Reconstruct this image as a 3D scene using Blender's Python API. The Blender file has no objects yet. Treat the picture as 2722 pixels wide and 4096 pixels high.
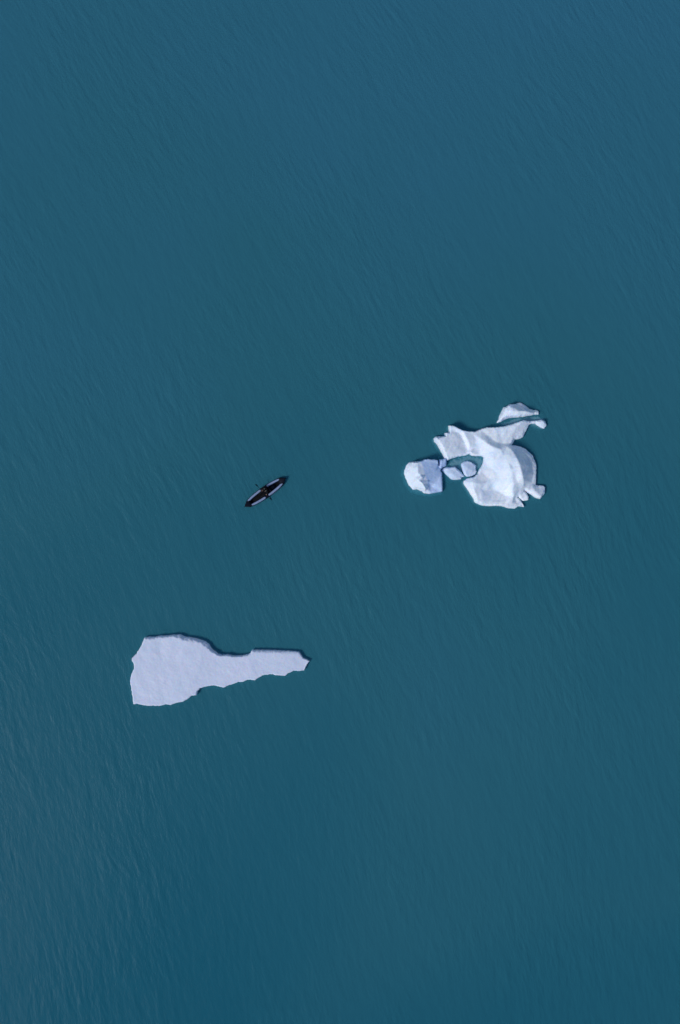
import bpy, bmesh, math, random
import numpy as np
from mathutils import Vector, Matrix, noise
from mathutils.geometry import delaunay_2d_cdt
R = math.radians
sc = bpy.context.scene
C = sc.collection

# ------------------------------------------------------------------ camera
H = 70.0                      # drone height above the water, metres
S = 0.021                     # metres on the water per source pixel
cam = bpy.data.cameras.new("camera")
cam.sensor_fit = 'VERTICAL'; cam.sensor_height = 36.0; cam.sensor_width = 24.0
cam.lens = 36.0 * H / (4096 * S)
cam.clip_start = 0.5; cam.clip_end = 20000
camo = bpy.data.objects.new("camera", cam); C.objects.link(camo)
camo.location = (0, 0, H); camo.rotation_euler = (0, 0, 0)
sc.camera = camo

# ------------------------------------------------------------------ light
SUN_EL, SUN_TRAVEL = 43.0, 33.0      # elevation; heading the light travels to (deg from +X)
w = bpy.data.worlds.new("World"); sc.world = w; w.use_nodes = True
wn, wl = w.node_tree.nodes, w.node_tree.links
bg = wn['Background']
sky = wn.new('ShaderNodeTexSky'); sky.sky_type = 'NISHITA'; sky.sun_disc = False
sky.sun_elevation = R(SUN_EL); sky.sun_rotation = R(90 - (SUN_TRAVEL + 180))
sky.altitude = 200; sky.air_density = 1.0; sky.dust_density = 0.6; sky.ozone_density = 2.0
wl.new(sky.outputs[0], bg.inputs[0]); bg.inputs[1].default_value = 0.13
sl = bpy.data.lights.new("sun", 'SUN'); sl.energy = 2.5; sl.angle = R(15); sl.color = (1.0, 0.965, 0.93)
so = bpy.data.objects.new("sun", sl); C.objects.link(so)
d = Vector((math.cos(R(SUN_TRAVEL)) * math.cos(R(SUN_EL)), math.sin(R(SUN_TRAVEL)) * math.cos(R(SUN_EL)), -math.sin(R(SUN_EL))))
so.rotation_euler = d.to_track_quat('-Z', 'Y').to_euler(); so.location = (-60, -40, 60)
sc.view_settings.view_transform = 'Standard'; sc.view_settings.look = 'None'
sc.view_settings.exposure = -0.32; sc.view_settings.gamma = 1.0
sc.view_settings.use_curve_mapping = False

# ------------------------------------------------------------------ helpers
def tag(o, label=None, cat=None, group=None, kind=None):
    if label: o['label'] = label
    if cat: o['category'] = cat
    if group: o['group'] = group
    if kind: o['kind'] = kind
    return o

def obj(name, bm, m, parent=None, smooth=True, loc=None):
    me = bpy.data.meshes.new(name)
    if smooth:
        for f in bm.faces: f.smooth = True
    bm.to_mesh(me); bm.free()
    if m: me.materials.append(m)
    o = bpy.data.objects.new(name, me); C.objects.link(o)
    if loc is not None: o.location = loc
    if parent: o.parent = parent
    return o

class NT:
    def __init__(s, name):
        s.m = bpy.data.materials.new(name); s.m.use_nodes = True
        s.t = s.m.node_tree; s.p = s.t.nodes['Principled BSDF']; s.out = s.t.nodes['Material Output']
    def n(s, typ, **kw):
        x = s.t.nodes.new(typ)
        for k, v in kw.items(): setattr(x, k, v)
        return x
    def l(s, a, b): s.t.links.new(a, b)
    def math(s, op, a, b=None, c=None, clamp=False):
        x = s.n('ShaderNodeMath', operation=op, use_clamp=clamp)
        for i, v in enumerate((a, b, c)):
            if v is None: continue
            if isinstance(v, (int, float)): x.inputs[i].default_value = v
            else: s.l(v, x.inputs[i])
        return x.outputs[0]
    def noise(s, vec, scale, detail=3, rough=0.5, dist=0.0):
        x = s.n('ShaderNodeTexNoise'); x.inputs['Scale'].default_value = scale
        x.inputs['Detail'].default_value = detail; x.inputs['Roughness'].default_value = rough
        x.inputs['Distortion'].default_value = dist
        if vec is not None: s.l(vec, x.inputs['Vector'])
        return x.outputs['Fac']
    def comb(s, x=0.0, y=0.0, z=0.0):
        c = s.n('ShaderNodeCombineXYZ')
        for i, v in enumerate((x, y, z)):
            if isinstance(v, (int, float)): c.inputs[i].default_value = v
            else: s.l(v, c.inputs[i])
        return c.outputs[0]
    def ramp(s, fac, stops):
        r = s.n('ShaderNodeValToRGB'); s.l(fac, r.inputs[0])
        e = r.color_ramp.elements
        while len(e) < len(stops): e.new(0.5)
        for el, (p, c) in zip(e, stops): el.position = p; el.color = (*c, 1)
        return r.outputs[0]

# ------------------------------------------------------------------ water
def water_material():
    k = NT('silty_lake_water')
    tc = k.n('ShaderNodeTexCoord'); sep = k.n('ShaderNodeSeparateXYZ'); k.l(tc.outputs['Object'], sep.inputs[0])
    X, Y = sep.outputs[0], sep.outputs[1]
    yc = k.math('MAXIMUM', k.math('MINIMUM', Y, 120.0), -120.0)
    bend = k.math('MULTIPLY', k.math('MULTIPLY', yc, yc), 0.00225)
    # u runs across the crests, v along them; the crests swing slowly down the lake
    wob = k.noise(tc.outputs['Object'], 0.06, 2)
    u = k.math('ADD', k.math('ADD', k.math('MULTIPLY', X, 0.90), k.math('MULTIPLY', Y, 0.41)), bend)
    u = k.math('ADD', u, k.math('MULTIPLY', wob, 2.2))
    v = k.math('SUBTRACT', k.math('MULTIPLY', Y, 0.90), k.math('MULTIPLY', X, 0.38))
    n1 = k.noise(k.comb(k.math('MULTIPLY', u, 1.25), k.math('MULTIPLY', v, 0.30), 0), 1.0, 2, 0.45)
    n2 = k.noise(k.comb(k.math('MULTIPLY', u, 3.4), k.math('MULTIPLY', v, 1.1), 7.3), 1.0, 2, 0.5)
    # a second, slightly crossing set
    u2 = k.math('ADD', k.math('MULTIPLY', u, 0.99), k.math('MULTIPLY', v, -0.15))
    v2 = k.math('SUBTRACT', k.math('MULTIPLY', v, 0.99), k.math('MULTIPLY', u, -0.15))
    n3 = k.noise(k.comb(k.math('MULTIPLY', u2, 2.0), k.math('MULTIPLY', v2, 0.50), 3.1), 1.0, 2, 0.5)
    n4 = k.noise(tc.outputs['Object'], 7.5, 3, 0.7)
    gust = k.noise(tc.outputs['Object'], 0.07, 3, 0.55)
    ga = k.math('MULTIPLY_ADD', gust, 3.0, -0.6, clamp=False)
    ga = k.math('MAXIMUM', k.math('MINIMUM', ga, 1.35), 0.6)
    hs = k.math('ADD', k.math('MULTIPLY', n1, 0.058), k.math('MULTIPLY', n2, 0.031))
    hs = k.math('ADD', hs, k.math('MULTIPLY', n3, 0.038))
    hs = k.math('MULTIPLY', hs, ga)
    hs = k.math('ADD', hs, k.math('MULTIPLY', n4, 0.026))
    bp = k.n('ShaderNodeBump'); bp.inputs['Strength'].default_value = 1.0; bp.inputs['Distance'].default_value = 1.0
    k.l(hs, bp.inputs['Height'])
    # wide silt plumes by noise, plus a sky reflection gradient painted into the colour
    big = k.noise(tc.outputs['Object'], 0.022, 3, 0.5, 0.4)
    sky_trend = k.math('ADD', k.math('MULTIPLY', yc, 0.0042), k.math('MULTIPLY', k.math('MAXIMUM', k.math('MINIMUM', X, 60.0), -60.0), 0.0012))
    big = k.math('ADD', k.math('MULTIPLY_ADD', big, 0.55, 0.225), sky_trend)
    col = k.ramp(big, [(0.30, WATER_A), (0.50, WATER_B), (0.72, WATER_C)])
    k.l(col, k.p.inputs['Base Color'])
    k.p.inputs['Roughness'].default_value = 0.20
    k.p.inputs['Specular IOR Level'].default_value = 0.13
    k.p.inputs['IOR'].default_value = 1.333
    k.l(bp.outputs[0], k.p.inputs['Normal'])
    tr = k.n('ShaderNodeBsdfTransparent'); mx = k.n('ShaderNodeMixShader'); mx.inputs[0].default_value = 0.45
    k.l(k.p.outputs[0], mx.inputs[1]); k.l(tr.outputs[0], mx.inputs[2]); k.l(mx.outputs[0], k.out.inputs['Surface'])
    ab = k.n('ShaderNodeVolumeAbsorption'); ab.inputs['Color'].default_value = (0.12, 0.62, 0.72, 1); ab.inputs['Density'].default_value = 0.8
    k.l(ab.outputs[0], k.out.inputs['Volume'])
    return k.m
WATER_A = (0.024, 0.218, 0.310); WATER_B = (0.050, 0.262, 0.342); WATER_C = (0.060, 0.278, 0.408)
bm = bmesh.new()
bmesh.ops.create_cube(bm, size=1.0)
for v in bm.verts: v.co = Vector((v.co.x * 6000, v.co.y * 6000, -5.0 + v.co.z * 10))
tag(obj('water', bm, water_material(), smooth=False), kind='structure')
bm = bmesh.new()
bmesh.ops.create_grid(bm, x_segments=1, y_segments=1, size=3100)
k = NT('dark_lake_mud'); k.p.inputs['Base Color'].default_value = (0.02, 0.03, 0.035, 1); k.p.inputs['Roughness'].default_value = 0.9
tag(obj('lake_bed', bm, k.m, smooth=False, loc=(0, 0, -10.05)), kind='structure')

# ------------------------------------------------------------------ ice
def ice_material(name, base, lav, deep, strata=0.0, bump=0.03, lit_side=None):
    k = NT(name)
    tc = k.n('ShaderNodeTexCoord')
    a = k.noise(tc.outputs['Object'], 1.1, 4, 0.55)
    b = k.noise(tc.outputs['Object'], 7.0, 4, 0.65)
    f = k.math('ADD', k.math('MULTIPLY', a, 0.62), k.math('MULTIPLY', b, 0.38))
    col = k.ramp(f, [(0.36, deep), (0.50, base), (0.64, lav)])
    if strata:
        sep = k.n('ShaderNodeSeparateXYZ'); k.l(tc.outputs['Object'], sep.inputs[0])
        warp = k.noise(tc.outputs['Object'], 0.5, 2)
        yy = k.math('ADD', k.math('MULTIPLY_ADD', sep.outputs[0], -0.16, sep.outputs[1]), k.math('MULTIPLY', warp, 0.7))
        st = k.noise(k.comb(k.math('MULTIPLY', sep.outputs[0], 0.25), k.math('MULTIPLY', yy, 6.0), 0), 1.0, 4, 0.6)
        mx = k.n('ShaderNodeMixRGB', blend_type='MULTIPLY'); mx.inputs[0].default_value = strata
        r = k.ramp(st, [(0.38, (0.74, 0.80, 0.90)), (0.6, (1, 1, 1))])
        k.l(col, mx.inputs[1]); k.l(r, mx.inputs[2]); col = mx.outputs[0]
    if lit_side:      # sunward side painted whiter as if lit, blue beyond, ending along a ragged line
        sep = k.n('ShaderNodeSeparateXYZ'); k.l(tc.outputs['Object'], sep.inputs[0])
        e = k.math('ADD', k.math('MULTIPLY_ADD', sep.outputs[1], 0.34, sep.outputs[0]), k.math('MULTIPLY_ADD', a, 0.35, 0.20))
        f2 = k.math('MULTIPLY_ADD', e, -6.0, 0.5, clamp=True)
        mx = k.n('ShaderNodeMixRGB'); k.l(f2, mx.inputs[0]); k.l(col, mx.inputs[1]); mx.inputs[2].default_value = (*lit_side, 1); col = mx.outputs[0]
    k.l(col, k.p.inputs['Base Color'])
    k.p.inputs['Roughness'].default_value = 0.62; k.p.inputs['IOR'].default_value = 1.31
    k.p.inputs['Subsurface Weight'].default_value = 0.25
    k.p.inputs['Subsurface Radius'].default_value = (0.25, 0.6, 1.0); k.p.inputs['Subsurface Scale'].default_value = 0.10
    g = k.noise(tc.outputs['Object'], 9.0, 5, 0.62)
    bp = k.n('ShaderNodeBump'); bp.inputs['Distance'].default_value = bump; bp.inputs['Strength'].default_value = 0.8
    k.l(g, bp.inputs['Height']); k.l(bp.outputs[0], k.p.inputs['Normal'])
    return k.m

M_SNOW = ice_material('weathered_floe_snow', (0.69, 0.74, 0.875), (0.73, 0.755, 0.895), (0.66, 0.725, 0.865), 0, 0.010)
M_BERG = ice_material('banded_berg_ice', (0.84, 0.90, 0.98), (0.90, 0.94, 0.985), (0.70, 0.81, 0.96), 0.25, 0.010)
M_BLUE = ice_material('dense_blue_ice', (0.50, 0.64, 0.88), (0.60, 0.72, 0.92), (0.42, 0.58, 0.86), 0, 0.010, (0.78, 0.85, 0.97))  # last colour is the lit tone painted on the sunward side
M_CLEAR = ice_material('clean_pale_ice', (0.66, 0.77, 0.94), (0.74, 0.83, 0.96), (0.60, 0.73, 0.92), 0, 0.01)
M_SUNK = ice_material('wet_sunken_ice', (0.55, 0.70, 0.76), (0.62, 0.74, 0.80), (0.45, 0.62, 0.70), 0, 0.02)

def z1(p): return (1580 + p[0] * 0.40816, 1580 + p[1] * 0.40816)
def z2(p): return (500 + p[0] * 0.4847, 2500 + p[1] * 0.4847)
def wpt(src, h=0.0):
    f = S * (1 - h / H)
    return np.array([(src[0] - 1361) * f, (2048 - src[1]) * f])

def lin_field(P, pts):
    """piecewise linear surface over the feature points"""
    pts = np.array(pts, float)
    lo, hi = pts[:, :2].min(0) - 6, pts[:, :2].max(0) + 6
    far = []
    for cx, cy in ((lo[0], lo[1]), (hi[0], lo[1]), (hi[0], hi[1]), (lo[0], hi[1])):
        i = np.argmin((pts[:, 0] - cx) ** 2 + (pts[:, 1] - cy) ** 2); far.append((cx, cy, pts[i, 2]))
    pts = np.vstack([pts, far])
    vs, es, fs, ov, oe, of = delaunay_2d_cdt([Vector(p[:2]) for p in pts], [], [], 0, 1e-6)
    hv = np.array([pts[o[0], 2] for o in ov]); V = np.array([[v.x, v.y] for v in vs])
    out = np.full(len(P), pts[:, 2].mean())
    for f in fs:
        a, b, c = V[f[0]], V[f[1]], V[f[2]]
        den = (b[1]-c[1])*(a[0]-c[0]) + (c[0]-b[0])*(a[1]-c[1])
        if abs(den) < 1e-12: continue
        l1 = ((b[1]-c[1])*(P[:,0]-c[0]) + (c[0]-b[0])*(P[:,1]-c[1]))/den
        l2 = ((c[1]-a[1])*(P[:,0]-c[0]) + (a[0]-c[0])*(P[:,1]-c[1]))/den
        l3 = 1-l1-l2
        m = (l1 >= -1e-6) & (l2 >= -1e-6) & (l3 >= -1e-6)
        out[m] = l1[m]*hv[f[0]] + l2[m]*hv[f[1]] + l3[m]*hv[f[2]]
    return out

def soft_field(P, pts, r):
    acc = 0.4 * lin_field(P, pts)
    for k in range(6):
        a = k * math.pi / 3
        acc = acc + 0.1 * lin_field(P + np.array([math.cos(a), math.sin(a)]) * r, pts)
    return acc

def idw(P, pts, default, reach=1.0):
    if not pts: return np.full(len(P), default)
    num = np.full(len(P), default * 0.35 / reach ** 2); den = np.full(len(P), 0.35 / reach ** 2)
    for x, y, v in pts:
        q = 1 / (((P[:, 0]-x)**2 + (P[:, 1]-y)**2) + 0.02) ** 1.5 * 0.3
        num += q * v; den += q
    return num / den

def edge_dist(P, O):
    D = np.full(len(P), 1e9)
    for i in range(len(O)):
        a, b = O[i], O[(i+1) % len(O)]
        ab = b - a; t = np.clip(((P - a) @ ab) / max(ab @ ab, 1e-12), 0, 1)
        q = a + t[:, None] * ab
        D = np.minimum(D, ((P - q) ** 2).sum(1))
    return np.sqrt(D)

def densify(pts, step, amp, seed):
    out = []
    n = len(pts)
    for i in range(n):
        a, b = pts[i], pts[(i+1) % n]
        L = np.linalg.norm(b - a); k = max(1, int(round(L / step)))
        for j in range(k): out.append(a + (b - a) * j / k)
    res = []
    for p in out:
        q = noise.noise_vector(Vector((p[0] * 4.5, p[1] * 4.5, seed))) * amp + noise.noise_vector(Vector((p[0] * 12, p[1] * 12, seed + 5))) * amp * 0.9
        res.append(p + np.array([q.x, q.y]))
    return np.array(res)

def inside(P, O):
    c = np.zeros(len(P), bool); n = len(O); j = n - 1
    for i in range(n):
        yi, yj = O[i][1], O[j][1]
        m = ((yi > P[:, 1]) != (yj > P[:, 1]))
        xi = (O[j][0]-O[i][0]) * (P[:, 1]-yi) / (yj-yi if yj != yi else 1e-12) + O[i][0]
        c ^= m & (P[:, 0] < xi); j = i
    return c

def build_ice(name, zf, outline, feats, mat, rim=0.10, width=0.12, widths=(), rough=0.04, lump=0.0, seed=1,
              step=0.055, jag=0.022, soft=0.10, bottom=-0.7, parent=None, power=2.0, sunk=False, ridges=0.0, tall=1.0):
    rnd = random.Random(seed)
    O = densify([wpt(zf(p), max(rim, 0)) for p in outline], 0.07, jag, seed)
    F = [(*wpt(zf(p), max(p[2] * tall, 0)), p[2] * tall) for p in feats]
    Wp = [(*wpt(zf(p)), p[2]) for p in widths]
    lo, hi = O.min(0), O.max(0)
    G = []
    y = lo[1]; row = 0
    while y < hi[1]:
        x = lo[0] + (row % 2) * step * 0.5
        while x < hi[0]:
            G.append((x + rnd.uniform(-1, 1) * step * 0.3, y + rnd.uniform(-1, 1) * step * 0.3)); x += step
        y += step * 0.87; row += 1
    G = np.array(G); G = G[inside(G, O)]; G = G[edge_dist(G, O) > step * 0.45]
    allp = np.vstack([O, G]); n = len(O)
    vs, es, fs, ov, oe, of = delaunay_2d_cdt([Vector(p) for p in allp], [(i, (i+1) % n) for i in range(n)], [list(range(n))], 1, 1e-5)
    P = np.array([[v.x, v.y] for v in vs])
    D = edge_dist(P, O)
    Wd = idw(P, Wp, width)
    hf = soft_field(P, F, soft)
    nz = np.array([noise.fractal(Vector((p[0] * 1.3, p[1] * 1.3, seed * 3.7)), 1.0, 2.0, 6) for p in P])
    nz2 = np.array([noise.noise(Vector((p[0] * 5, p[1] * 5, seed * 1.7))) + 0.6 * noise.noise(Vector((p[0] * 11, p[1] * 11, seed))) for p in P])
    hf = hf + nz * lump + nz2 * rough * 0.5
    if ridges:
        rg = np.array([abs(noise.noise(Vector(((p[0]*0.55+p[1]*0.84) * 0.5, (p[0]*0.84-p[1]*0.55) * 2.6, seed)))) for p in P])
        hf = hf - ridges * (0.25 - rg)
    t = np.clip(D / np.maximum(Wd * (1 + 0.5 * nz2), 0.02), 0, 1)
    prof = 1 - (1 - t) ** power
    Z = rim + (hf - rim) * prof
    if not sunk: Z = np.maximum(Z, 0.03)
    cx, cy = O.mean(0)
    bm = bmesh.new()
    bv = [bm.verts.new((p[0]-cx, p[1]-cy, z)) for p, z in zip(P, Z)]
    for f in fs:
        try: bm.faces.new([bv[i] for i in f])
        except ValueError: pass
    be = [e for e in bm.edges if len(e.link_faces) == 1]
    ex = bmesh.ops.extrude_edge_only(bm, edges=be)
    for v in [g for g in ex['geom'] if isinstance(g, bmesh.types.BMVert)]:
        v.co.z = bottom; v.co.x *= 1.01; v.co.y *= 1.01
    bmesh.ops.holes_fill(bm, edges=[e for e in bm.edges if len(e.link_faces) == 1], sides=0)
    bmesh.ops.recalc_face_normals(bm, faces=bm.faces)
    if parent is None:
        return obj(name, bm, mat, smooth=True, loc=(cx, cy, 0))
    return obj(name, bm, mat, parent, True, (cx - parent.location.x, cy - parent.location.y, 0))

# --- the long flat floe
A_OUT = [(162,105),(200,100),(240,102),(280,92),(330,92),(385,85),(460,82),(500,100),(560,108),(620,122),(665,140),(695,165),
 (712,195),(740,220),(770,240),(800,248),(850,248),(900,256),(960,256),(1010,245),(1035,235),(1048,210),(1100,208),(1200,210),
 (1300,215),(1400,220),(1435,225),(1450,245),(1470,275),(1505,288),(1522,303),(1500,325),(1492,350),(1478,375),(1440,380),
 (1395,378),(1345,400),(1325,418),(1240,415),(1220,405),(1150,412),(1110,430),(1075,455),(1010,452),(975,470),(935,470),
 (900,485),(850,500),(815,518),(770,505),(730,498),(670,508),(625,520),(600,545),(590,578),(555,585),(520,610),(480,632),
 (430,640),(380,660),(340,655),(290,668),(200,665),(150,662),(100,650),(70,652),(65,600),(55,540),(45,470),(50,420),(65,385),
 (78,360),(75,320),(60,295),(62,270),(100,230),(130,180),(150,140)]
A_F = [(160,130,.55),(100,300,.5),(80,450,.5),(90,620,.45),(300,640,.45),(500,580,.5),(700,480,.45),(900,460,.42),(1100,420,.4),
 (1300,400,.38),(1480,330,.3),(1400,250,.42),(1200,240,.5),(1060,240,.5),(900,290,.5),(760,270,.52),(640,180,.6),(500,150,.62),(400,130,.58),
 (280,130,.52),(300,300,.52),(450,350,.54),(600,380,.55),(300,480,.52),(1000,340,.46),(1200,320,.43)]
A_W = [(162,105,.10),(230,100,.16),(300,92,.14),(400,86,.12),(480,92,.30),(560,108,.28),(640,130,.22),(690,165,.32),(712,195,.2),(770,240,.08),
 (850,250,.06),(960,256,.06),(1048,215,.12),(1100,208,.18),(1200,210,.18),(1300,215,.2),(1400,222,.22),(1450,245,.15),(1500,300,.1),
 (1400,380,.05),(1200,410,.05),(1000,455,.06),(800,510,.06),(600,560,.06),(400,650,.06),(200,665,.06),(60,550,.05),(60,400,.06),(65,285,.06),(110,210,.07)]
floe = build_ice('ice_floe', z2, A_OUT, A_F, M_SNOW, rim=0.30, tall=0.88, width=0.07, widths=A_W, rough=0.012, lump=0.022, seed=11, jag=0.03, power=1.5, bottom=-1.2, step=0.06)
tag(floe, 'long flat lavender white ice floe, wide at one end and tapering to a ragged tongue', 'ice floe', 'pieces of ice floating on the lake')

# --- the big sculpted berg
B_OUT = [(385,425),(400,405),(490,405),(490,370),(530,370),(530,300),(570,300),(620,325),(665,345),(720,355),(790,358),(850,330),
 (905,315),(980,318),(1060,308),(1150,285),(1230,258),(1265,248),(1320,255),(1375,252),(1440,240),(1475,258),(1487,295),(1465,328),
 (1440,318),(1400,295),(1380,278),(1340,280),(1315,292),(1295,330),(1275,375),(1255,415),(1220,430),(1180,435),(1165,460),(1145,492),
 (1180,495),(1230,505),(1285,530),(1320,565),(1355,595),(1372,640),(1388,690),(1388,760),(1382,880),(1405,888),(1455,888),(1475,905),
 (1470,965),(1445,995),(1425,1018),(1380,1005),(1340,975),(1300,955),(1272,936),(1292,964),(1312,1000),(1308,1030),(1262,1036),
 (1228,1015),(1212,995),(1208,1003),(1232,1030),(1248,1055),(1268,1095),(1210,1088),(1180,1112),(1120,1108),(1050,1088),(1000,1085),
 (930,1090),(860,1082),(800,1060),(785,1045),(775,1015),(740,960),(700,900),(678,865),(680,840),(718,815),(772,804),(812,775),(832,725),
 (850,700),(868,660),(873,610),(855,598),(760,595),(735,578),(700,590),(625,602),(560,622),(515,642),(490,620),(470,580),(445,535),
 (420,490),(390,455)]
B_F = [
 # western block of the arm, leaning down eastwards to the step
 (425,425,1.00),(450,480,1.00),(490,560,.95),(515,620,.85),(500,400,.85),(545,320,.95),(540,350,.80),(560,430,.78),(620,420,.62),(600,520,.80),(560,580,.85),
 (640,372,.45),(668,420,.45),(700,490,.45),(722,545,.48),(700,580,.5),
 # step crest
 (668,358,.78),(705,430,.85),(728,490,.88),(748,560,.85),(760,585,.7),
 # arm
 (760,380,.66),(800,440,.78),(780,520,.62),(830,500,.75),(830,575,.65),(850,345,.70),(900,390,.72),(1000,345,.84),(1100,330,.95),(1200,300,1.0),(1250,265,1.0),
 (1050,420,.80),(1150,400,.75),(1220,380,.55),(1270,330,.45),(1330,266,.55),(1400,270,.50),(1450,270,.65),(1475,290,.35),
 # ridge that runs from the arm into the dome, and the dip north-east of it
 (850,430,1.05),(900,470,1.25),(960,505,1.40),(1030,530,1.5),(1000,465,.88),(1060,480,.80),(1120,478,.80),
 # dome crests
 (1100,500,1.25),(1150,540,1.55),(1200,620,1.85),(1230,700,1.95),(1255,790,1.85),(1262,830,1.6),(1268,890,1.05),
 (1060,580,1.45),(1080,600,1.58),(1110,660,1.68),(1148,742,1.72),(1160,850,1.50),(1152,940,1.22),(1165,990,.85),
 (1150,690,1.62),(1178,770,1.60),(1205,850,1.42),(1225,930,.88),
 # west flank
 (900,600,.85),(890,680,.62),(860,760,.58),(960,640,1.10),(980,740,.98),(1040,820,1.05),(1080,900,.85),(950,840,.76),
 # rim and hollow in the south-west
 (700,850,.50),(760,850,.95),(800,810,.75),(770,930,.90),(830,870,.98),(850,920,.62),(900,860,.80),(910,940,.40),(960,920,.28),(1030,950,.24),(1080,985,.26),(1100,930,.62),
 (810,1020,.62),(860,1030,.66),(920,1040,.50),(1000,1040,.45),(1090,1050,.66),(1150,1060,.62),(1200,1060,.35),(1245,1080,.15),(1180,1020,.35),
 # east slope
 (1160,505,.85),(1230,530,.75),(1300,590,.65),(1350,680,.50),(1360,780,.42),(1340,860,.40),(1300,760,1.25),(1290,690,1.40),(1250,600,1.25),
 # toes
 (1280,900,.70),(1330,930,.60),(1370,940,.75),(1400,960,.70),(1430,930,.45),(1460,920,.38),(1250,990,.50),(1285,1000,.42)]
B_W = [(390,440,.30),(440,530,.32),(490,620,.22),(500,400,.08),(530,330,.07),(620,330,.08),(800,355,.08),(1000,318,.06),(1200,265,.06),
 (1290,340,.35),(1230,430,.25),(1160,460,.3),(1250,510,.35),(1340,580,.35),(1388,720,.35),(1380,850,.3),(1470,940,.2),(1400,1010,.16),
 (1330,970,.14),(1290,1035,.15),(1250,1090,.12),(1140,1108,.22),(1000,1088,.12),(860,1080,.18),(785,1040,.30),(730,950,.30),(685,860,.25),
 (760,803,.08),(850,700,.10),(870,620,.10),(800,597,.10),(620,602,.14),(540,630,.12)]
berg = build_ice('iceberg', z1, B_OUT, B_F, M_BERG, rim=0.24, width=0.14, widths=B_W, rough=0.016, lump=0.035, seed=4, power=1.7, bottom=-1.6, soft=0.10, ridges=0.06, tall=0.86, step=0.055)
tag(berg, 'largest sculpted white iceberg with a domed ridge, a banded arm and a hooked tip', 'iceberg', 'pieces of ice floating on the lake')

# --- the small cap beyond the dark cleft
C_OUT = [(1003,265),(1018,240),(1025,205),(1045,165),(1068,118),(1085,115),(1125,92),(1180,88),(1215,76),(1240,78),(1275,100),
 (1315,135),(1355,145),(1390,150),(1412,160),(1412,190),(1370,192),(1310,205),(1250,215),(1180,220),(1120,225),(1080,240),(1040,262),(1010,272)]
C_F = [(1010,262,.2),(1040,220,.55),(1080,150,.8),(1130,110,.85),(1150,155,.95),(1220,160,.95),(1290,160,.85),(1230,95,.25),(1270,120,.3),(1200,195,.8),
 (1100,200,.72),(1340,172,.6),(1400,170,.3),(1310,145,.4)]
capi = build_ice('ice_fragment', z1, C_OUT, C_F, M_BERG, rim=0.10, width=0.10, widths=[(1035,180,.25),(1125,92,.1),(1260,90,.2),(1400,165,.15),(1200,218,.12)],
                 rough=0.03, lump=0.03, seed=21, power=1.6, soft=0.08, step=0.045)
tag(capi, 'small wedge shaped cap of white ice across a narrow dark cleft from the iceberg arm', 'ice fragment', 'pieces of ice floating on the lake')

# --- the squarish block with the bright western face
D_OUT = [(92,765),(95,735),(115,690),(140,660),(170,652),(215,652),(265,645),(290,630),(340,630),(385,632),(424,640),(427,690),(431,690),
 (435,632),(465,632),(480,622),(500,622),(508,640),(503,695),(474,708),(448,738),(462,765),(466,850),(470,948),(400,960),(350,968),
 (290,965),(270,945),(215,925),(178,930),(140,885),(118,840),(100,800)]
D_F = [(110,740,.2),(125,690,.3),(150,740,.5),(150,800,.5),(180,720,.85),(222,700,1.28),(225,760,1.36),(200,800,1.0),(228,830,1.36),(160,880,.35),(200,915,.35),(225,660,1.05),
 (245,690,1.22),(250,780,1.24),(275,870,1.30),(300,915,1.05),(310,930,.6),(258,810,1.42),(272,805,1.44),(270,835,1.10),(290,790,1.08),
 (300,650,1.10),(400,655,.80),(360,700,.86),(400,740,.70),(440,800,.48),(425,680,.62),(434,700,.35),(444,680,.66),(490,640,.60),(495,690,.45),(450,720,.52),
 (330,830,.85),(328,846,.96),(340,850,.78),(330,890,.45),(360,895,.30),(390,870,.42),(440,900,.45),(420,940,.36),(350,945,.40),(290,950,.40),(285,915,.9)]
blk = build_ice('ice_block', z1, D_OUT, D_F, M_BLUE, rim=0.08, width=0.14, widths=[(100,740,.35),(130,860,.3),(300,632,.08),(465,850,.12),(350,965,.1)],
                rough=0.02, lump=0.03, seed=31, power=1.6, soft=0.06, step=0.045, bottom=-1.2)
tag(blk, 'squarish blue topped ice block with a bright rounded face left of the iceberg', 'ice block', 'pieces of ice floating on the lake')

# --- lens and oval
E_OUT = [(458,738),(480,715),(510,705),(590,702),(615,725),(645,750),(665,775),(685,800),(655,805),(650,825),(610,832),(555,828),(530,805),(500,780),(485,760)]
E_F = [(470,735,.12),(520,730,.38),(580,725,.42),(620,760,.42),(660,795,.2),(560,780,.5),(600,810,.35),(520,770,.4)]
lens = build_ice('ice_fragment', z1, E_OUT, E_F, M_CLEAR, rim=0.06, width=0.14, rough=0.025, lump=0.02, seed=41, power=1.6, soft=0.06, step=0.035, jag=0.014)
tag(lens, 'small pale lens shaped ice fragment between the squarish block and the oval lump', 'ice fragment', 'pieces of ice floating on the lake')
F_OUT = [(650,690),(655,668),(680,650),(710,645),(745,655),(775,675),(797,692),(795,735),(803,750),(793,773),(763,793),(730,799),(705,801),(680,780),(665,745),(655,710)]
F_F = [(670,680,.35),(720,665,.3),(775,690,.3),(715,720,.48),(760,740,.4),(690,760,.45),(740,780,.3),(780,760,.25)]
oval = build_ice('ice_fragment', z1, F_OUT, F_F, M_CLEAR, rim=0.08, width=0.10, rough=0.015, lump=0.015, seed=51, power=1.6, soft=0.08, step=0.035, jag=0.012)
tag(oval, 'smooth oval lump of pale blue ice resting in the inlet of the iceberg', 'ice fragment', 'pieces of ice floating on the lake')

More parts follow.
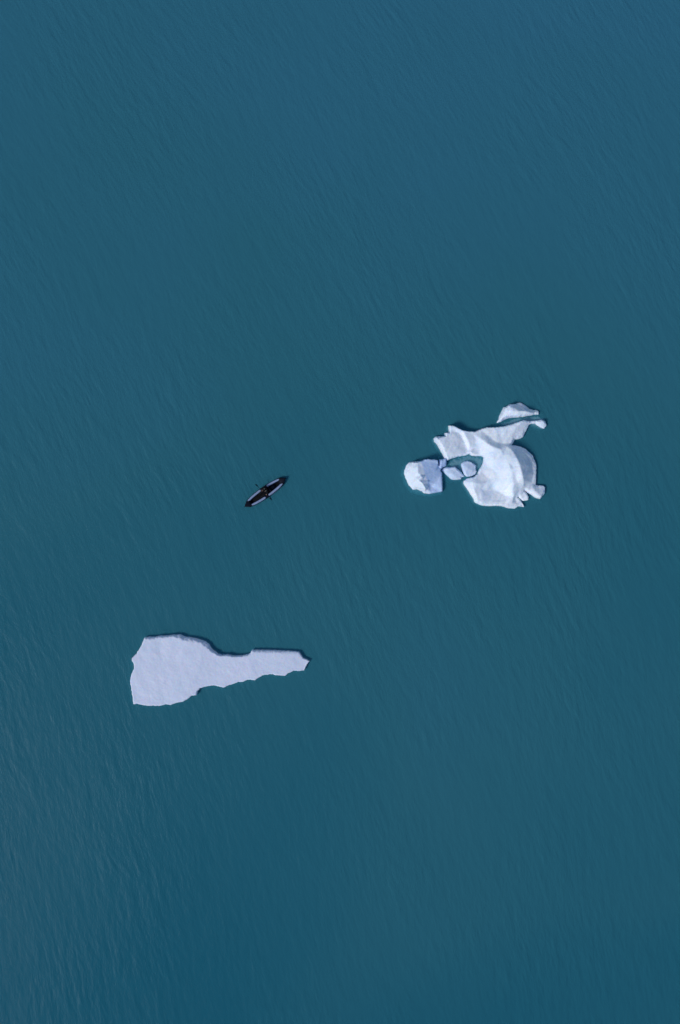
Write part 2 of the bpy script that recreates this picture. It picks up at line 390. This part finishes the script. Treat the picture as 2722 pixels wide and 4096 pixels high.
# --- ice just under the surface, part of its berg
def foot(parent, outline, z, w, seed, edge=-1.6):
    return build_ice('underwater_foot', z1, outline, [(sum(p[0] for p in outline)/len(outline), sum(p[1] for p in outline)/len(outline), z)],
        M_SUNK, rim=edge, width=w, rough=0.05, lump=0.05, seed=seed, step=0.09, jag=0.05, parent=parent, power=1.6, bottom=-2.2, sunk=True)
foot(blk, [(75,760),(90,690),(150,640),(280,625),(430,640),(500,640),(500,760),(478,790),(482,860),(492,968),(420,985),(340,988),(260,975),(170,950),(110,860)], -0.08, 0.55, 61)
foot(berg, [(480,640),(560,600),(720,550),(900,570),(905,680),(860,760),(760,830),(640,800),(520,740)], -0.10, 0.5, 62)
foot(berg, [(960,310),(1060,250),(1180,210),(1400,180),(1500,220),(1500,290),(1420,320),(1250,300),(1100,320)], -0.05, 0.25, 63)
foot(lens, [(450,735),(480,700),(600,690),(690,790),(670,840),(600,850),(540,845),(490,790)], -0.12, 0.35, 64)

# ------------------------------------------------------------------ kayak
def plain(name, col, rough=0.5, var=0.25, scale=12.0, bump=0.0, spec=0.10):
    k = NT(name); tc = k.n('ShaderNodeTexCoord')
    f = k.noise(tc.outputs['Object'], scale, 4, 0.6)
    c0 = tuple(c * (1 - var) for c in col); c1 = tuple(min(1, c * (1 + var)) for c in col)
    k.l(k.ramp(f, [(0.35, c0), (0.65, c1)]), k.p.inputs['Base Color'])
    k.p.inputs['Roughness'].default_value = rough
    k.p.inputs['Specular IOR Level'].default_value = spec
    if bump:
        bp = k.n('ShaderNodeBump'); bp.inputs['Distance'].default_value = bump
        k.l(f, bp.inputs['Height']); k.l(bp.outputs[0], k.p.inputs['Normal'])
    return k.m
M_RUB = plain('black_coated_fabric', (0.006, 0.008, 0.016), 0.5)
M_NAVY = plain('navy_tube_fabric', (0.012, 0.020, 0.055), 0.45)
M_GREY = plain('grey_tube_panel', (0.26, 0.33, 0.49), 0.5, 0.12, 6)
M_FLOOR = plain('black_floor', (0.006, 0.007, 0.009), 0.7)
M_PAD = plain('black_shaft', (0.01, 0.011, 0.016), 0.4)
M_SKIN = plain('skin', (0.42, 0.25, 0.18), 0.5, 0.08, 20)
M_JACK = plain('black_jacket', (0.010, 0.011, 0.013), 0.75, 0.3, 20, 0.004)
M_TROU = plain('dark_trousers', (0.008, 0.009, 0.012), 0.8, 0.3, 20, 0.004)
M_VEST = plain('dark_red_vest', (0.12, 0.018, 0.012), 0.7, 0.2, 15, 0.003)
M_PATCH = plain('pale_fabric', (0.17, 0.18, 0.16), 0.7, 0.1, 15)
M_HAIR = plain('dark_hair', (0.010, 0.008, 0.007), 0.6, 0.3, 60, 0.004)
M_EYE = plain('eye_dark', (0.02, 0.015, 0.012), 0.3, 0.1)
M_LIP = plain('lips', (0.35, 0.13, 0.11), 0.5, 0.1)

kx, ky = wpt((1062.6, 1969.5)); KANG = math.atan2(117, 168)
kayak = bpy.data.objects.new('kayak', None); C.objects.link(kayak)
kayak.location = (kx, ky, 0); kayak.rotation_euler = (0, 0, KANG)
tag(kayak, 'slim inflatable kayak with grey panelled side tubes and black pointed ends', 'kayak')

def yc(u): return 0.350 * max(0.0, 1 - abs(u / 2.12) ** 2.3) ** 0.72
def rr(u): return 0.062 + 0.083 * max(0.0, 1 - abs(u / 2.1) ** 3.0) ** 0.6
def zc(u): return 0.13 + 0.13 * (abs(u) / 2.15) ** 3.2

def grid_mesh(rows, closed=False, cap=False):
    bm = bmesh.new(); V = [[bm.verts.new(p) for p in r] for r in rows]
    m = len(rows[0])
    for i in range(len(V) - 1):
        for j in range(m if closed else m - 1):
            j2 = (j + 1) % m
            bm.faces.new((V[i][j], V[i][j2], V[i+1][j2], V[i+1][j]))
    if cap:
        bm.faces.new(V[0]); bm.faces.new(list(reversed(V[-1])))
    bmesh.ops.recalc_face_normals(bm, faces=bm.faces)
    return bm
def ring(u, sgn, r, n=20, ctr=None):
    c = ctr or (u, sgn * yc(u), zc(u))
    return [(c[0], c[1] + r * math.cos(2*math.pi*j/n), c[2] + r * math.sin(2*math.pi*j/n)) for j in range(n)]
US = [-1.72 + 3.44 * i / 60 for i in range(61)]
def panel(u0, u1, sgn, a0, a1, off, m, parent, name='panel', taper=0.16):
    rows = []
    N = 34
    for i in range(N + 1):
        u = u0 + (u1 - u0) * i / N
        e = min(u - u0, u1 - u) / taper
        q = 1.0 if e >= 1 else math.sqrt(max(0.02, 1 - (1 - e) ** 2))
        mid, half = (a0 + a1) / 2, (a1 - a0) / 2 * q
        row = []
        for j in range(9):
            a = R(mid - half + 2 * half * j / 8); r = rr(u) + off
            row.append((u, sgn * (yc(u) + r * math.cos(a)), zc(u) + r * math.sin(a)))
        rows.append(row)
    bm = grid_mesh(rows)
    bmesh.ops.solidify(bm, geom=bm.faces[:], thickness=0.004)
    return obj(name, bm, m, parent)
for sgn in (1, -1):
    t = obj('side_tube', grid_mesh([ring(u, sgn, rr(u)) for u in US], True, True), M_NAVY, kayak)
    # pale panels on the shoulders of the tube
    if sgn > 0: spans = [(-1.62, -0.20), (0.40, 1.60)]
    else: spans = [(-1.52, -0.20), (0.10, 1.64)]
    for a, b in spans: panel(a, b, sgn, 50, 122, 0.005, M_GREY, t)
    for a, b in spans[-1:]:
        if sgn < 0: panel(a + 0.2, b - 0.25, sgn, 22, 30, 0.005, M_GREY, t, 'piping', 0.05)
    obj('centre_band', grid_mesh([ring(0, sgn, rr(0) + 0.012, 20, (u, sgn * yc(u), zc(u))) for u in ((-0.19, -0.05, 0.1, 0.25, 0.38) if sgn > 0 else (-0.18, -0.08, 0.0, 0.08))], True), M_RUB, t)
def end_cap(s):
    rows = []
    for i in range(17):
        k = i / 16; u = 1.36 + k * 0.80
        hw = (yc(min(u, 2.12)) + rr(min(u, 2.08)) + 0.012) * (1 if k < 0.75 else math.sqrt(max(0.0, 1 - ((k - 0.75) / 0.25) ** 2)) * 0.85 + 0.15)
        if k > 0.45: hw *= 1 - 0.88 * ((k - 0.45) / 0.55) ** 1.25
        top = rr(min(u, 2.05)) + 0.020 + 0.02 * math.sin(k * math.pi); bot = rr(min(u, 2.05)) + 0.012
        if k > 0.85: top *= 0.8; bot *= 0.7
        row = []
        for j in range(24):
            a = 2 * math.pi * j / 24; ca, sa = math.cos(a), math.sin(a)
            ny = math.copysign(abs(ca) ** 0.8, ca); nz_ = math.copysign(abs(sa) ** 0.9, sa)
            # the deck seam is cut back in a shallow V towards the cockpit
            uu = u + (0.22 * (1 - abs(ca)) if i == 0 else 0.22 * (1 - abs(ca)) * (1 - k))
            row.append((s * uu, hw * ny, zc(u) + (top if sa > 0 else bot) * nz_))
        rows.append(row)
    return grid_mesh(rows, True, True)
for s in (1, -1):
    e = obj('end_deck', end_cap(s), M_RUB, kayak)
    rows = [[(s * 2.08 + 0.05 * math.cos(2*math.pi*i/14), 0.016 * math.cos(2*math.pi*j/8), 0.315 + 0.03 * math.sin(2*math.pi*i/14) + 0.010 * math.sin(2*math.pi*j/8)) for j in range(8)] for i in range(15)]
    obj('grab_handle', grid_mesh(rows, True), M_RUB, e)
rows = []
for i in range(41):
    u = -1.75 + 3.5 * i / 40; hw = yc(u) + 0.02
    rows.append([(u, hw * (j / 6 - 1), 0.045 + 0.022 * abs(math.sin(j * math.pi / 2))) for j in range(13)])
bm = grid_mesh(rows); bmesh.ops.solidify(bm, geom=bm.faces[:], thickness=0.05)
obj('floor', bm, M_FLOOR, kayak)
def rbox(bm, c, d, bev=0.02, rot=None):
    r = bmesh.ops.create_cube(bm, size=1.0)
    vs = r['verts']
    for v in vs: v.co = Vector((v.co.x * d[0], v.co.y * d[1], v.co.z * d[2]))
    es = list({e for v in vs for e in v.link_edges})
    g = bmesh.ops.bevel(bm, geom=es, offset=bev, segments=2, profile=0.5, affect='EDGES')
    vv = list({v for f in g['faces'] for v in f.verts} | set(v for v in vs if v.is_valid))
    mt = Matrix.Translation(Vector(c)) @ (rot or Matrix.Identity(4))
    for v in vv: v.co = mt @ v.co
bm = bmesh.new(); rbox(bm, (0.16, 0, 0.12), (0.44, 0.40, 0.10), 0.03)
seat = obj('seat', bm, M_RUB, kayak)
bm = bmesh.new(); rbox(bm, (0.42, 0, 0.32), (0.08, 0.42, 0.38), 0.03, Matrix.Rotation(R(14), 4, 'Y'))
obj('backrest', bm, M_RUB, kayak)
# bag stowed behind the seat
bm = bmesh.new()
bmesh.ops.create_uvsphere(bm, u_segments=20, v_segments=12, radius=1)
for v in bm.verts:
    q = 1 + 0.10 * noise.noise(v.co * 2.3)
    v.co = Vector((0.24 * v.co.x * q, 0.17 * v.co.y * q, 0.11 * v.co.z * q))
bag = obj('dry_bag', bm, M_RUB, loc=(kx + math.cos(KANG) * 0.72, ky + math.sin(KANG) * 0.72, 0.18)); bag.rotation_euler = (0, 0, KANG)
tag(bag, 'dark dry bag lying in the kayak behind the paddler', 'bag')
bm = bmesh.new(); rbox(bm, (0.0, 0, 0.10), (0.05, 0.22, 0.02), 0.006)
obj('roll_closure', bm, M_RUB, bag)

# ------------------------------------------------------------------ paddler (faces local -X)
def skin_mesh(chains, name, m, parent, sub=2, root=0):
    """chains: list of lists of (x,y,z,r); equal coordinates are one joint"""
    verts, rad, edges, idx = [], [], [], {}
    for ch in chains:
        prev = None
        for x, y, z, r in ch:
            kk = (round(x, 4), round(y, 4), round(z, 4))
            if kk not in idx:
                idx[kk] = len(verts); verts.append((x, y, z)); rad.append(r)
            i = idx[kk]
            if prev is not None: edges.append((prev, i))
            prev = i
    me = bpy.data.meshes.new(name); me.from_pydata(verts, edges, [])
    o = bpy.data.objects.new(name, me); C.objects.link(o)
    md = o.modifiers.new('skin', 'SKIN'); md.use_smooth_shade = True
    for i, r in enumerate(rad):
        rv = r if isinstance(r, tuple) else (r, r)
        me.skin_vertices[0].data[i].radius = rv
        me.skin_vertices[0].data[i].use_root = (i == root)
    sm = o.modifiers.new('sub', 'SUBSURF'); sm.levels = sub; sm.render_levels = sub
    dg = bpy.context.evaluated_depsgraph_get(); dg.update()
    nm = bpy.data.meshes.new_from_object(o.evaluated_get(dg)); nm.name = name
    bpy.data.objects.remove(o)
    for p in nm.polygons: p.use_smooth = True
    nm.materials.clear(); nm.materials.append(m)
    n = bpy.data.objects.new(name, nm); C.objects.link(n)
    if parent: n.parent = parent
    return n

LEAN = 0.12
pel = (0.20, 0.01, 0.27); ab = (0.20, 0.03, 0.43); ch = (0.165, LEAN, 0.60); sh = (0.145, LEAN + 0.01, 0.72); nk = (0.12, LEAN + 0.01, 0.80); hd = (0.085, LEAN + 0.01, 0.90)
shR = (0.145, LEAN + 0.20, 0.70); shL = (0.145, LEAN - 0.19, 0.70)
# paddle line through both hands
PC = Vector((-0.075, 0.015, 0.47)); PD = Vector((math.cos(R(100)), math.sin(R(100)), 0.64)).normalized()
hR = PC + PD * 0.27; hL = PC - PD * 0.27
def L3(a, b, t): return tuple(a[i] + (b[i] - a[i]) * t for i in range(3))
elR = (0.10, LEAN + 0.34, 0.50); elL = (0.12, LEAN - 0.34, 0.42)
def hand(wrist, grip, side):
    """palm beside the shaft, four fingers curled round it, thumb from the side of the palm"""
    w = Vector(wrist); g = Vector(grip)
    to = (g - w).normalized()
    ax = PD * side                                   # across the knuckles, along the shaft (towards the thumb = inwards)
    up = to.cross(ax).normalized()
    if up.z < 0: up = -up
    palm = g - to * 0.045 + up * 0.018
    chains = [[(*w, 0.026), (*palm, (0.030))]]
    for i, ln in enumerate((0.92, 1.0, 0.94, 0.78)):
        o = ax * (0.030 - 0.020 * i)
        k0 = g - to * 0.012 + up * 0.030 + o
        k1 = g + to * 0.024 * ln + up * 0.022 + o
        k2 = g + to * 0.028 * ln - up * 0.010 + o
        k3 = g + to * 0.006 - up * 0.027 * ln + o
        chains.append([(*palm, 0.030), (*k0, 0.0095), (*k1, 0.009), (*k2, 0.0085), (*k3, 0.0075)])
    t0 = palm + ax * 0.034 - up * 0.012; t1 = g + ax * 0.050 - up * 0.022 - to * 0.006; t2 = g + ax * 0.040 - up * 0.024 + to * 0.018
    chains.append([(*palm, 0.030), (*t0, 0.012), (*t1, 0.010), (*t2, 0.0085)])
    return chains
wrR = L3(elR, tuple(hR), 0.80); wrL = L3(elL, tuple(hL), 0.80)
hipR = (0.14, 0.10, 0.24); hipL = (0.14, -0.09, 0.24)
knR = (-0.27, 0.17, 0.36); knL = (-0.27, -0.16, 0.36); anR = (-0.62, 0.12, 0.14); anL = (-0.62, -0.11, 0.14)
body = [[(*pel, (0.13, 0.10)), (*ab, (0.12, 0.09)), (*ch, (0.14, 0.10)), (*sh, (0.10, 0.075)), (*nk, 0.05), (*hd, (0.078, 0.095)), (hd[0]-0.005, hd[1], hd[2]+0.075, 0.07)],
  [(*sh, (0.10, 0.075)), (*shR, 0.058), (*elR, 0.042), (*wrR, 0.026)], [(*sh, (0.10, 0.075)), (*shL, 0.058), (*elL, 0.042), (*wrL, 0.026)],
  [(*pel, (0.13, 0.10)), (*hipR, 0.085), (*knR, 0.058), (*anR, 0.038), (-0.70, 0.13, 0.20, 0.030), (-0.72, 0.135, 0.26, 0.022)],
  [(*pel, (0.13, 0.10)), (*hipL, 0.085), (*knL, 0.058), (*anL, 0.038), (-0.70, -0.12, 0.20, 0.030), (-0.72, -0.125, 0.26, 0.022)]]
body += hand(wrR, hR, -1) + hand(wrL, hL, 1)
person = skin_mesh(body, 'person', M_SKIN, None)
# face: nose, brow and ears are moulded on the one body mesh
for v in person.data.vertices:
    p = v.co
    dx = hd[0] - p.x; dy = p.y - hd[1]; dz = p.z - hd[2]
    if 0.80 < p.z < 1.02 and abs(dy) < 0.12 and abs(p.x - hd[0]) < 0.12:
        if dx > 0.04 and abs(dy) < 0.022 and -0.03 < dz < 0.02: v.co.x -= 0.018
        if abs(abs(dy) - 0.07) < 0.03 and abs(dx) < 0.022 and abs(dz) < 0.03: v.co.y += math.copysign(0.012, dy)
person.location = (kx, ky, 0); person.rotation_euler = (0, 0, KANG)
tag(person, 'person in black jacket and dark red vest seated in the kayak, holding the paddle across', 'person')
for s in (1, -1):
    bm = bmesh.new(); bmesh.ops.create_uvsphere(bm, u_segments=10, v_segments=8, radius=0.011)
    obj('eye', bm, M_EYE, person, loc=(hd[0] - 0.082, hd[1] + s * 0.030, hd[2] + 0.014))
bm = bmesh.new(); bmesh.ops.create_uvsphere(bm, u_segments=12, v_segments=8, radius=1)
for v in bm.verts: v.co = Vector((v.co.x * 0.008, v.co.y * 0.024, v.co.z * 0.007))
obj('mouth', bm, M_LIP, person, loc=(hd[0] - 0.078, hd[1], hd[2] - 0.042))
def grow(t, e): return (t[0] + e, t[1] + e) if isinstance(t, tuple) else t + e
jk = [[(*pel, (0.175, 0.145)), (*ab, (0.175, 0.145)), (*ch, (0.165, 0.125)), (*sh, (0.125, 0.10)), (nk[0]+0.004, nk[1], nk[2]-0.01, 0.068)],
  [(*sh, (0.125, 0.10)), (*shR, 0.078), (*elR, 0.060), (*L3(elR, wrR, 0.93), 0.038)], [(*sh, (0.125, 0.10)), (*shL, 0.078), (*elL, 0.060), (*L3(elL, wrL, 0.93), 0.038)]]
skin_mesh(jk, 'jacket', M_JACK, person)
tr = [[(pel[0], pel[1], pel[2], (0.18, 0.15)), (*hipR, 0.118), (*knR, 0.074), (*anR, 0.050)], [(pel[0], pel[1], pel[2], (0.18, 0.15)), (*hipL, 0.118), (*knL, 0.074), (*anL, 0.050)]]
skin_mesh(tr, 'trousers', M_TROU, person)
for s, a in ((1, anR), (-1, anL)):
    skin_mesh([[(*a, 0.052), (-0.70, a[1] * 1.05, 0.20, 0.042), (-0.725, a[1] * 1.08, 0.27, 0.032)]], 'shoe', M_TROU, person)
skin_mesh([[(ab[0], ab[1], ab[2] - 0.02, (0.160, 0.130)), (ch[0] - 0.01, ch[1], ch[2], (0.180, 0.145)), (sh[0] - 0.012, sh[1], sh[2] - 0.055, (0.145, 0.12))]], 'life_vest', M_VEST, person)
# pale yoke patches of the vest, over each shoulder
for s in (1, -1):
    pts = [(-0.095, -0.02), (-0.05, 0.055), (0.02, 0.085), (0.08, 0.07)]
    rows = []
    for dx, dz in pts:
        rows.append([(sh[0] + dx, sh[1] + s * 0.10 + t, sh[2] + dz - 0.005 + 0.012) for t in (-0.022, 0.022)])
    bm = grid_mesh(rows); bmesh.ops.solidify(bm, geom=bm.faces[:], thickness=0.008)
    obj('shoulder_strap', bm, M_PATCH, person)
bm = bmesh.new(); bmesh.ops.create_uvsphere(bm, u_segments=28, v_segments=18, radius=1)
for v in list(bm.verts):
    q = 1 + 0.05 * noise.noise(v.co * 6)
    v.co = Vector((0.098 * v.co.x * q, 0.092 * v.co.y * q, 0.105 * v.co.z * q))
# leave the face open
dele = [v for v in bm.verts if (v.co.x < -0.035 and v.co.z < 0.035) or v.co.z < -0.06]
bmesh.ops.delete(bm, geom=dele, context='VERTS')
bmesh.ops.solidify(bm, geom=bm.faces[:], thickness=0.008)
obj('hair', bm, M_HAIR, person, loc=(hd[0] + 0.012, hd[1], hd[2] + 0.028))

# ------------------------------------------------------------------ paddle
paddle = bpy.data.objects.new('paddle', None); C.objects.link(paddle)
pl = Matrix.Rotation(KANG, 4, 'Z') @ PC
paddle.location = (kx + pl.x, ky + pl.y, PC.z)
xa = (Matrix.Rotation(KANG, 4, 'Z') @ PD).normalized()
ya = Vector((0, 0, 1)).cross(xa).normalized(); za = xa.cross(ya)
mrot = Matrix((xa, ya, za)).transposed()
paddle.rotation_euler = mrot.to_euler()
tag(paddle, 'black double bladed paddle held crosswise over the kayak', 'paddle')
obj('shaft', grid_mesh([[(x, 0.013 * math.cos(2*math.pi*j/12), 0.013 * math.sin(2*math.pi*j/12)) for j in range(12)] for x in (-0.78, -0.4, 0, 0.4, 0.78)], True, True), M_PAD, paddle)
for s, feather in ((1, 62), (-1, 70)):
    rows = []
    for i in range(15):
        k = i / 14; x = 0.70 + 0.42 * k
        hw = 0.016 + 0.072 * math.sin(min(1, k * 1.35) * math.pi / 2) * (1 if k < 0.8 else math.sqrt(max(0.03, 1 - ((k - 0.8) / 0.2) ** 2)))
        cz = 0.03 * math.sin(k * math.pi)
        row = []
        for j in range(10):
            a = 2 * math.pi * j / 10
            row.append((x, hw * math.cos(a), cz + (0.006 + 0.010 * (1 - k)) * math.sin(a)))
        rows.append(row)
    bm = grid_mesh(rows, True, True)
    bm.transform(Matrix.Rotation(R(feather), 4, 'X'))
    if s < 0: bm.transform(Matrix.Rotation(math.pi, 4, 'Z'))
    obj('blade', bm, M_PAD, paddle)
